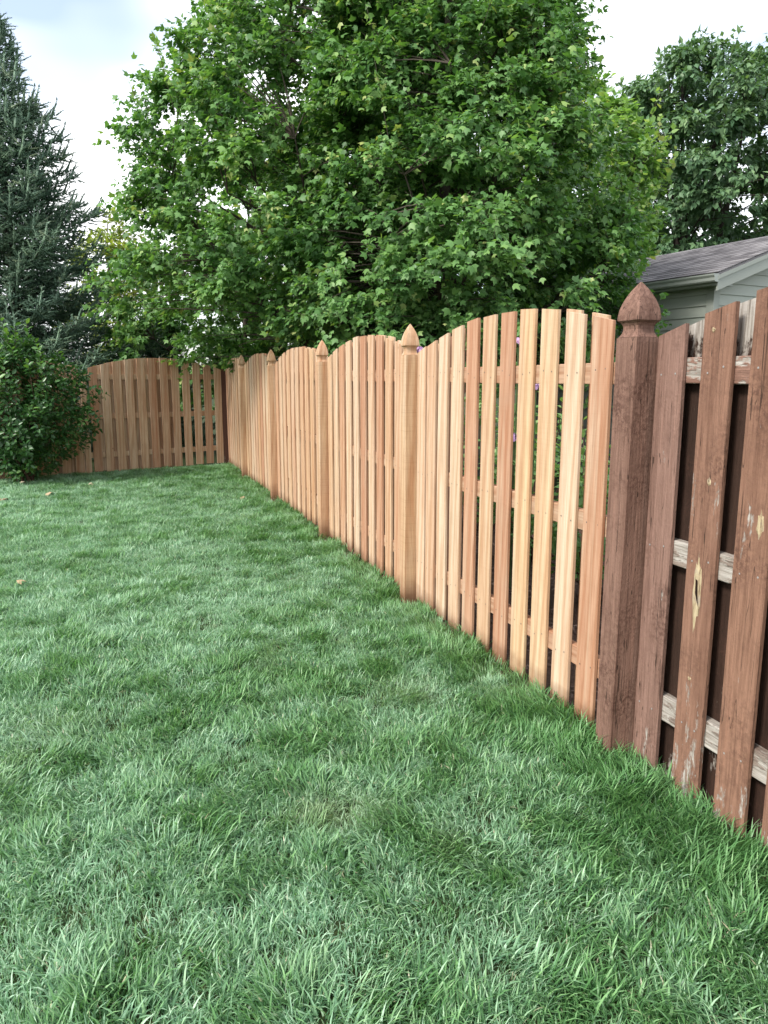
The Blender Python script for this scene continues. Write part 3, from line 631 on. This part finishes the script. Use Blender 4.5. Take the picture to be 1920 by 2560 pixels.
def broadleaf(name, base, prof, nspray, leaf, lsize, leafmat, barkmat, label, group=None, seed=1, trunk_r=.14, nlimb=26, per_spray=60, shell=.55, spread=.42, lean=(0, 0), lobes=.12, parts=0, zfork=1.2, stems=1, hole=None, droop=.4, keep_view=True, shoots=0):
    r = np.random.default_rng(seed); base = np.array([base[0], base[1], 0.]); t = empty(name, base); tag(t, label, 'tree', group)
    zs = np.array([p[0] for p in prof]); rs = np.array([p[1] for p in prof]); ztop = zs[-1]
    ph = r.uniform(0, 6.28, 6)
    def env(z, a): return np.interp(z, zs, rs)*(1 + lobes*np.sin(2*a+ph[0]+z*.6) + lobes*.8*np.sin(3*a+ph[1]-z*1.1) + lobes*.7*np.sin(5*a+ph[2]+z*1.9))
    wood = MB(); nodes = []
    for s_ in range(stems):
        off = np.array([r.normal(0, .12), r.normal(0, .12), 0])*(stems > 1); fan = np.array([r.normal(0, .9), r.normal(0, .9), 0])*(stems > 1)
        nt = 12; q = np.linspace(0, 1, nt); tr = np.stack([off[0]+fan[0]*q**1.2+lean[0]*q+.10*np.sin(q*7+ph[3]), off[1]+fan[1]*q**1.2+lean[1]*q+.10*np.sin(q*6+ph[4]), q*ztop*.93-.10], 1)
        wood.tube(tr, list(trunk_r*(1-.86*q)**1.0 + trunk_r*.35*np.exp(-q*22)), 9)
        nodes += [p for p in tr if p[2] > zfork]
        for k in range(nlimb//stems):
            q0 = r.uniform(zfork/ztop, .85); p = np.array([np.interp(q0, q, tr[:, i]) for i in range(3)]); a = k*2.4 + r.uniform(-.5, .5)
            zend = min(p[2] + r.uniform(.1, .30)*(ztop-p[2]) + .2, ztop*.96); rr = env(zend, a)*r.uniform(.6, .85)
            e = np.array([rr*math.cos(a)+lean[0]*zend/ztop, rr*math.sin(a)+lean[1]*zend/ztop, zend]); mid = (p+e)/2 + np.array([0, 0, r.uniform(-.25, .25)]) + r.normal(0, .12, 3)
            path = bez(p, mid, e, 8); r0 = trunk_r*(1-.86*q0)*.55; wood.tube(path, list(np.linspace(r0, .008, 8)), 6); nodes += list(path[2:])
    nodes = np.array(nodes)
    # spray tips spread through the crown, most of them near its outside
    tips = []
    while len(tips) < nspray:
        z = r.uniform(zs[0], ztop); a = r.uniform(0, 6.283); rm = np.interp(z, zs, rs)
        if r.uniform() > (rm/rs.max())**1.0: continue
        k = (shell + (1-shell)*math.sqrt(r.uniform())) if r.uniform() < .78 else r.uniform(.12, shell); rr = env(z, a)*k
        tips.append((rr*math.cos(a)+lean[0]*z/ztop, rr*math.sin(a)+lean[1]*z/ztop, z))
    tips = np.array(tips); LP, LT, LN, LTI = [], [], [], []
    nb_ = max(12, nspray//9); bough = tips[r.permutation(len(tips))[:nb_]]; mv = r.uniform(size=len(tips)) < .62     # gather most sprays into boughs
    near = np.argmin(np.linalg.norm((tips[:, None]-bough[None])*np.array([1, 1, 1.7]), axis=2), 1); tips[mv] += (bough[near[mv]]-tips[mv])*r.uniform(.2, .6, (mv.sum(), 1))
    if hole is not None: tips = tips[~hole(tips+base)]
    for tp in tips:
        dv = nodes - tp; dist = np.linalg.norm(dv + np.array([0, 0, .5])*np.sign(dv[:, 2:3]), axis=1) + np.maximum(dv[:, 2], 0)*1.2
        b = nodes[np.argmin(dist)]; mid = (b+tp)/2 + np.array([0, 0, .12]) + r.normal(0, .07, 3); path = bez(b, mid, tp, 6)
        L_ = np.linalg.norm(tp-b); wood.tube(path, list(np.linspace(.006+.006*min(L_, 2), .0025, 6)), 4)
        ax = norm(path[-1]-path[-3]); out = norm(np.array([tp[0], tp[1], .25*(tp[2]-ztop*.45)])); nl = int(per_spray*r.uniform(.65, 1.3))
        # leaves lie along side twigs in a loose, slightly drooping pad
        ntw = max(4, nl//9); tw_dir = norm(ax*.55 + out*.45 + r.normal(0, .62, (ntw, 3))*np.array([1, 1, .62])); st = path[-1] - ax*r.uniform(0, spread*1.1, (ntw, 1))
        wl = spread*r.uniform(.45, 1.15, ntw); per = max(1, nl//ntw); tq = r.uniform(.12, 1, (ntw, per))
        P_ = st[:, None]+tw_dir[:, None]*(tq*wl[:, None])[..., None]; P_[..., 2] -= droop*.35*(tq*wl[:, None])**2; P_ = P_ + r.normal(0, .028, P_.shape)
        for i in range(0, ntw, 3):
            e = st[i]+tw_dir[i]*wl[i]; e = e - np.array([0, 0, droop*.35*wl[i]**2]); wood.tube([st[i], (st[i]+e)/2+np.array([0, 0, droop*.08*wl[i]**2]), e], [.004, .003, .0015], 3)
        P_ = P_.reshape(-1, 3); td = np.repeat(tw_dir, per, 0)
        LP.append(P_); LT.append(td*.45 + out*.35 + np.array([0, 0, -droop]) + r.normal(0, .5, P_.shape)); LN.append(np.array([0, 0, .85]) + out*.45 + r.normal(0, .38, P_.shape))
        young = np.clip((tq.reshape(-1)-.75)*1.2, 0, .3)*(r.uniform() < .5)
        LTI.append(np.clip(r.normal(.45, .17, len(P_)) + young + r.normal(0, .10), 0, .97))
    for _ in range(shoots):
        a = r.uniform(0, 6.283); z = r.uniform(zs[0]+.4*(ztop-zs[0]), ztop*.97); rr = env(z, a)*.97
        s0 = np.array([rr*math.cos(a), rr*math.sin(a), z]); dr = norm(np.array([.35*math.cos(a), .35*math.sin(a), 1])+r.normal(0, .15, 3)); ln = r.uniform(.35, .8)
        e = s0+dr*ln; wood.tube([s0-dr*.3, s0+dr*ln*.5, e], [.005, .004, .002], 3); k = 14; q = np.linspace(.1, 1, k)
        P_ = s0+dr*(q*ln)[:, None]+r.normal(0, .02, (k, 3)); LP.append(P_); LT.append(r.normal(0, .7, (k, 3))+np.array([0, 0, .2])); LN.append(r.normal(0, .5, (k, 3))+np.array([0, 0, .8])); LTI.append(r.uniform(.6, 1, k))
    LP = np.concatenate(LP); LT = np.concatenate(LT); LN = np.concatenate(LN); LTI = np.concatenate(LTI)
    wood.build('trunk', barkmat, t, smooth=True)
    rot = frames(LT, LN); sc = lsize*r.uniform(.5, 1.25, len(LP)); tv, tt = leaf
    sel = np.zeros(len(LP), bool)
    if parts:
        world = LP+base; dcam = np.linalg.norm(world-np.array([0, 0, HC]), axis=1)
        vis = (world[:, 2] > 1.95) & (np.abs(world[:, 0]) < .5*world[:, 1]); score = dcam - sc*6 + 9*(~vis); sel[np.argsort(score)[:parts]] = True
        lm = tri_mesh('leaf', tv, tt, leafmat, {'tint': np.full(len(tv), .55)}); lm2 = tri_mesh('leaf', tv, tt, leafmat, {'tint': np.full(len(tv), .78)})
    cr = link('crown', scatter('crown', tv, tt, LP[~sel], rot[~sel], sc[~sel], LTI[~sel], leafmat), t); tag(cr, kind='stuff')
    for i in np.nonzero(sel)[0]:
        o = bpy.data.objects.new('leaf', lm if LTI[i] < .66 else lm2); COL.objects.link(o); o.parent = cr
        Mx = Matrix(rot[i].tolist()).to_4x4(); o.matrix_local = Matrix.Translation(LP[i]) @ Mx @ Matrix.Scale(float(sc[i]), 4)
    return t

maple = (MAPLE_V*np.array([1, 1, 1]), MAPLE_T)
def clear_yard(w):   # no twigs hang low over the lawn side of the fences
    inside = (sd_line(w, CORNER, NB) > .25) & (sd_line(w, P0, NRM) > .15)
    return (inside & (w[:, 2] < 2.55)) | ((sd_line(w, P0, NRM) > -.5) & (w[:, 2] < 2.25) & (w[:, 1] < 13.2)) | (w[:, 0] < -4.35) | (w[:, 2] < 1.5)
broadleaf('maple_tree', (-.5, 12.3), [(1.45,2.8),(2.0,3.4),(3.0,3.85),(4.2,3.55),(5.2,3.2),(6.5,2.65),(8,1.8),(9.6,.4)], 1400, maple, .088, M['maple'], M['bark'], 'large maple with dense lobed leaves behind the fence corner', seed=3, trunk_r=.17, nlimb=46, per_spray=108, shoots=50, zfork=1.3, lobes=.055, shell=.58, hole=clear_yard)
broadleaf('maple_tree', (.85, 10.3), [(1.5,1.9),(2.0,2.3),(2.8,2.5),(4.0,2.15),(5.2,1.75),(6.5,1.45),(7.6,.95),(8.4,.3)], 860, maple, .085, M['maple'], M['bark'], 'maple with grey forked trunk behind the middle cedar panels', seed=11, trunk_r=.13, nlimb=34, per_spray=118, parts=280, shoots=40, zfork=1.3, lobes=.07, hole=clear_yard)
broadleaf('maple_tree', (-3.0, 16.9), [(1.1,2.3),(2.0,2.8),(3.4,2.5),(5,1.7),(6.2,.4)], 540, (MAPLE_V, MAPLE_T), .11, M['maple'], M['bark'], 'lower maple filling in behind the arched back panel', seed=17, trunk_r=.10, nlimb=22, per_spray=72, zfork=.9, lobes=.06)
broadleaf('maple_tree', (4.0, 17.2), [(1.8,.8),(3.4,1.6),(5,2.05),(6.4,1.7),(7.9,.4)], 470, (DIAM_V*np.array([2.2,1,1]), DIAM_T), .14, M['maple_light'], M['bark'], 'pale yellow green maple beyond the outbuilding roof', seed=23, trunk_r=.12, per_spray=75, shoots=25)
broadleaf('dark_tree', (9.7, 24.5), [(4.0,1.6),(5.2,3.0),(6.8,3.8),(8.4,3.6),(9.6,2.9),(10.6,1.9),(11.3,.7)], 760, (DIAM_V*np.array([1.4,1,1]), DIAM_T), .21, M['ash'], M['bark_dark'], 'dark green round crowned tree with several stems above the roof', seed=31, trunk_r=.17, nlimb=40, per_spray=90, stems=4, zfork=3.2, spread=.55, droop=.7, shoots=30)
broadleaf('yellow_tree', (-8.4, 24.0), [(1.0,1.2),(3,1.7),(5,1.3),(6.8,.3)], 220, (DIAM_V*np.array([1.7,1,1]), DIAM_T), .14, M['yellow'], M['bark'], 'yellowing tree glimpsed between spruce and maple', seed=41, trunk_r=.1, per_spray=60, spread=.5)

# spruces -------------------------------------------------------------
def shoot_template():
    V = []; T = []
    for k in range(10):
        q = (k+.5)/10; a = k*2.4; y = q*.92; l = .26*(1-.3*q); d = np.array([math.cos(a), .8, math.sin(a)]); d /= np.linalg.norm(d)
        p = np.array([0, y, 0]); s_ = np.cross(d, (0, 1, 0)); s_ /= np.linalg.norm(s_); b = len(V); w = .05
        V += [p - s_*w, p + s_*w, p + d*l]; T.append((b, b+1, b+2))
    b = len(V); w = .085
    V += [np.array([w*math.cos(i*2.09), 0, w*math.sin(i*2.09)]) for i in range(3)] + [np.array([0, 1.05, 0])]
    T += [(b, b+1, b+3), (b+1, b+2, b+3), (b+2, b, b+3)]
    return np.array(V), T
SH_V, SH_T = shoot_template()
def spruce(name, base, H, rmax, label, seed, zlow=.15, dz=.25, tips=1.0):
    r = np.random.default_rng(seed); base = np.array([base[0], base[1], 0.]); t = empty(name, base); tag(t, label, 'tree', 'spruce trees behind the back fence')
    wood = MB(); wood.tube([(0, 0, -.10), (.03, 0, H*.5), (0, .02, H*.97)], [.15*H/9, .085*H/9, .008], 8); SP, SD, SS, ST = [], [], [], []
    def put(p, d, s, ti): SP.append(p); SD.append(d); SS.append(s); ST.append(ti)
    z = zlow; k0 = 0
    while z < H*.985:
        q = z/H; rr = rmax*(1-q)**.95 + .06; nb = 10 if q < .8 else 6; k0 += 1
        for k in range(nb):
            a = k*6.283/nb + k0*.9 + r.normal(0, .14); ln = rr*r.uniform(.62, 1.16); hd = np.array([math.cos(a), math.sin(a), 0]); sd_ = np.array([-hd[1], hd[0], 0])
            z0 = z + r.uniform(-.1, .1); rise = .15 + .85*q**1.5; dr = .35*(1-q)
            def pt(s): return hd*(s*ln) + np.array([0, 0, z0 + ln*(rise*s*.55 - dr*s + dr*1.15*s**2.2)])
            wood.tube([pt(s) for s in (0, .35, .7, 1)], [.022*(1-q)+.006, .014*(1-q)+.005, .007, .003], 4)
            for _ in range(3): pass
            nsub = max(3, int(ln/.12))
            for i in range(nsub):
                s = .16 + .84*(i+r.uniform(.2, .8))/nsub; p = pt(min(s, 1)); tang = norm(pt(min(s+.05, 1.05))-pt(s-.05))
                for sg in (-1, 1):
                    sl = (.16 + .42*(1-s)*min(1, ln/1.2))*r.uniform(.7, 1.3); dd = norm(tang*.75 + sd_*sg*.75 + np.array([0, 0, r.normal(-.18, .30)]))
                    m_ = max(2, int(sl/.085)); tone = np.clip(r.normal(.42+.2*s, .16), 0, .92)
                    for j in range(m_):
                        pp = p + dd*sl*(j/m_); s2 = 1 if (j % 2) else -1
                        put(pp, norm(dd*.75 + np.cross(dd, (0, 0, 1))*s2*.75 + np.array([0, 0, r.normal(.0, .4)])), r.uniform(.12, .20), np.clip(tone+r.normal(0, .08), 0, .95))
                    put(p+dd*sl*.7, norm(dd+np.array([0, 0, .15])), r.uniform(.17, .25), np.clip(tone+.22, 0, 1))
                put(p, norm(tang+np.array([0, 0, .55])+r.normal(0, .3, 3)), r.uniform(.14, .22), r.uniform(.3, .7))
            put(pt(.93), norm(pt(1)-pt(.9)+np.array([0, 0, .22])), .40*tips, .85); put(pt(.80), norm(pt(1)-pt(.8)+np.array([0, 0, .25])+r.normal(0, .1, 3)), .34*tips, .75)
        z += dz*(1 - .35*q)
    for k in range(3): put(np.array([0, 0, H*(.93+.03*k)]), norm(r.normal(0, .12, 3)+np.array([0, 0, 1])), .32, .6)
    SP = np.array(SP); SD = np.array(SD); wood.build('trunk', M['bark_dark'], t)
    cr = link('crown', scatter('crown', SH_V, SH_T, SP, frames(SD, r.normal(0, 1, SD.shape)), np.array(SS), np.array(ST), M['spruce']), t); tag(cr, kind='stuff')
    return t
spruce('spruce_tree', (-7.5, 15.6), 8.35, 3.1, 'tall blue green spruce with upturned tips behind the shrub', 3)
spruce('spruce_tree', (-5.3, 17.4), 2.75, 1.7, 'low dark young spruce just above the arched back panel', 8, dz=.30)

# ------------------------------------------------------------------ leafy shrubs and flowers
def shrub(name, base, rx, ry, h, n, lsize, leafmat, label, seed, shoots=10, parts=0, cat='shrub', zmin=.12, group=None, flare=.72, nstem=14):
    r = np.random.default_rng(seed); base = np.array([base[0], base[1], 0.]); t = empty(name, base); tag(t, label, cat, group); wood = MB(); P_, T_, N_, TI, SC = [], [], [], [], []
    clusters = []
    while len(clusters) < n//9:
        d = norm(r.normal(0, 1, 3)); k = r.uniform(.35, 1)**.45; z = .5 + .5*d[2]*k
        w = flare + (1-flare)*min(1, z*2.4); bump = 1 + .20*math.sin(3*math.atan2(d[1], d[0])+seed+z*4) + .10*math.sin(7*math.atan2(d[1], d[0])-z*9)
        p = np.array([d[0]*k*rx*w*bump, d[1]*k*ry*w*bump, zmin + (h-zmin)*z]); clusters.append((p, d))
    for i in range(nstem):
        a = r.uniform(0, 6.283); e = clusters[r.integers(len(clusters))][0]; s0 = np.array([.12*math.cos(a), .12*math.sin(a), -.08]); wood.tube(bez(s0, (s0+e)/2*np.array([.8, .8, 1.2]), e, 6), list(np.linspace(.016, .004, 6)), 5)
    for p, d in clusters:
        ax = norm(d*.6+np.array([0, 0, .55])+r.normal(0, .35, 3)); tone = r.normal(.38, .14); m_ = 9
        for j in range(m_):
            a = j*2.4; side = norm(np.cross(ax, (.3, .5, .8))); s2 = np.cross(ax, side); o = side*math.cos(a)+s2*math.sin(a); pos = p + ax*(.02*j-.08) + o*.015
            P_.append(pos); T_.append(o*.9+ax*.55+np.array([0, 0, -.25])+r.normal(0, .25, 3)); N_.append(ax*.8+np.array([0, 0, .35])-o*.2+r.normal(0, .3, 3)); TI.append(np.clip(tone+.030*j+r.normal(0, .08), 0, .93)); SC.append(r.uniform(.7, 1.2))
    for _ in range(shoots):
        a = r.uniform(0, 6.283); k = r.uniform(.1, .85); s0 = np.array([rx*k*math.cos(a), ry*k*math.sin(a), h*(.93-.45*k*k)]); ax = norm(np.array([.3*math.cos(a)*k, .3*math.sin(a)*k, 1])+r.normal(0, .12, 3)); ln = r.uniform(.18, .5)
        wood.tube([s0-ax*.25, s0+ax*ln*.5, s0+ax*ln], [.006, .004, .002], 4)
        for j in range(10):
            aa = j*2.4; side = norm(np.cross(ax, (.3, .8, .1))); o = side*math.cos(aa)+np.cross(ax, side)*math.sin(aa)
            P_.append(s0+ax*ln*(j+1)/10); T_.append(o*.8+ax*.75+r.normal(0, .2, 3)); N_.append(ax-o*.6+r.normal(0, .25, 3)); TI.append(np.clip(.62+.035*j+r.normal(0, .06), 0, 1)); SC.append(r.uniform(.95, 1.45))
    P_, T_, N_, TI, SC = map(np.array, (P_, T_, N_, TI, SC)); wood.build('stems', M['twig'], t); rot = frames(T_, N_); sc = SC*lsize; sel = np.zeros(len(P_), bool)
    if parts:
        world = P_+base; dcam = np.linalg.norm(world-np.array([0, 0, HC]), axis=1) + 9*(np.abs(world[:, 0]) > .515*world[:, 1]) - sc*8
        sel[np.argsort(dcam)[:parts]] = True
        lms = [tri_mesh('leaf', OVAL_V, OVAL_T, leafmat, {'tint': np.full(len(OVAL_V), q)}) for q in (.35, .55, .75, .92)]
    fo = link('foliage', scatter('foliage', OVAL_V, OVAL_T, P_[~sel], rot[~sel], sc[~sel], TI[~sel], leafmat), t); tag(fo, kind='stuff')
    for i in np.nonzero(sel)[0]:
        o = bpy.data.objects.new('leaf', lms[int(np.clip((TI[i]-.25)*5, 0, 3))]); COL.objects.link(o); o.parent = fo
        o.matrix_local = Matrix.Translation(P_[i]) @ Matrix(rot[i].tolist()).to_4x4() @ Matrix.Scale(float(sc[i]), 4)
    return t
shrub('shrub', (-5.60, 11.55), 1.0, .74, 2.14, 9200, .086, M['shrub'], 'tall glossy dark leafy shrub in front of the back fence', 5, shoots=42, parts=290, nstem=16, flare=.92, zmin=.02)
def fp(u, v): q = P0 + D*u + NRM*v; return (q[0], q[1])
G1 = 'leafy bushes behind the cedar panels'
shrub('garden_bush', fp(1.9, -1.25), .55, .5, 1.0, 1500, .06, M['garden'], 'small leaved green bush in mulch seen through the gaps beside brown post', 61, shoots=8, group=G1)
shrub('garden_bush', fp(3.1, -1.5), .6, .55, 1.15, 1600, .065, M['garden'], 'leafy green bush behind the second cedar panel', 62, shoots=8, group=G1)
shrub('garden_bush', fp(4.6, -1.7), .75, .65, 1.35, 1700, .075, M['garden'], 'leafy green bush behind the third cedar panel', 63, shoots=6, group=G1)
shrub('garden_bush', fp(.9, -2.6), .6, .6, .9, 1500, .06, M['garden'], 'low green bush in front of the outbuilding siding', 64, shoots=6, group=G1)
def phlox(base, heads, label, seed):
    r = np.random.default_rng(seed); t = empty('flowering_plant', (base[0], base[1], 0)); tag(t, label, 'flower', 'purple flowers behind the cedar panels')
    st = MB(); P_, T_, N_, TI = [], [], [], []; FP, FT, FN, FI = [], [], [], []
    for hx, hy, hz_ in heads:
        e = np.array([hx-base[0], hy-base[1], hz_]); path = bez(np.array([e[0]*.2, e[1]*.2, -.08]), e*np.array([.5, .5, .55]), e, 8); st.tube(path, [.006]*7+[.004], 4)
        for j in range(22):
            q = .2+.75*j/22; p = np.array([np.interp(q, np.linspace(0, 1, 8), path[:, i]) for i in range(3)]); a = j*1.9; o = np.array([math.cos(a), math.sin(a), .1]); P_.append(p); T_.append(o+r.normal(0, .2, 3)); N_.append(np.array([0, 0, 1])+r.normal(0, .2, 3)); TI.append(r.uniform(.2, .8))
        for j in range(60):
            d = norm(r.normal(0, 1, 3)); d[2] = abs(d[2])*.8; p = e + d*.055*r.uniform(.6, 1.1); FP.append(p); FT.append(np.cross(d, r.normal(0, 1, 3))); FN.append(d); FI.append(r.uniform(0, 1))
    st.build('stem', M['stem'], t)
    link('leaves', scatter('leaves', OVAL_V, OVAL_T, np.array(P_), frames(np.array(T_), np.array(N_)), r.uniform(.06, .11, len(P_)), np.array(TI), M['garden']), t)['kind'] = 'stuff'
    link('petals', scatter('petals', OVAL_V*np.array([1.6, 1, 1]), OVAL_T, np.array(FP), frames(np.array(FT), np.array(FN)), np.full(len(FP), .028), np.array(FI), M['petal']), t)['kind'] = 'stuff'
for k, (pxs, Yd, lab) in enumerate([([(1047,880),(1060,900)], 6.2, 'purple flower head peeping over the panel at the first cedar post'), ([(1296,860),(1284,1098)], 5.6, 'purple flowers between the tallest boards of the panel beside brown post'), ([(1340,968)], 5.9, 'purple flower below the top rail of the panel beside brown post')]):
    hd = [at(x, y, Yd) for x, y in pxs]; b = np.mean(hd, 0); phlox(b, [tuple(q) for q in hd], lab, 70+k)

# ------------------------------------------------------------------ fallen leaves on the lawn
lm = {}
for nm, c in (('tan', (.42,.30,.19)), ('brown', (.22,.12,.07)), ('pale', (.48,.42,.30))): lm[nm] = mat_plain('dry_leaf_'+nm, c, .7, .2, .4, 30)
for (x, y, s_, cn, lab) in [(18,1240,.16,'brown','curled brown fallen leaf lying on the lawn before the shrub'), (128,1226,.14,'tan','tan fallen maple leaf on the lawn right of the brown one'), (62,1199,.10,'pale','small pale fallen leaf at the foot of the shrub'), (228,1201,.10,'pale','pale fallen leaf on grass before the weathered post'), (612,1236,.10,'tan','dry tan leaf on grass near the third cedar post'), (40,1442,.07,'tan','tiny tan leaf scrap in the open lawn')]:
    p = gnd(x, y, .05); V = MAPLE_V*np.array([1, 1, 2.6])*s_; m = MB(); m.add([tuple(v) for v in V], MAPLE_T); m.add([(v[0], v[1], v[2]-.002) for v in V], [tuple(reversed(f)) for f in MAPLE_T])
    tag(m.build('fallen_leaf', lm[cn], None, (p[0], p[1], .022), (random.uniform(-.3, .3), random.uniform(-.3, .3), random.uniform(0, 6.28))), lab, 'leaf', 'fallen leaves on the lawn')
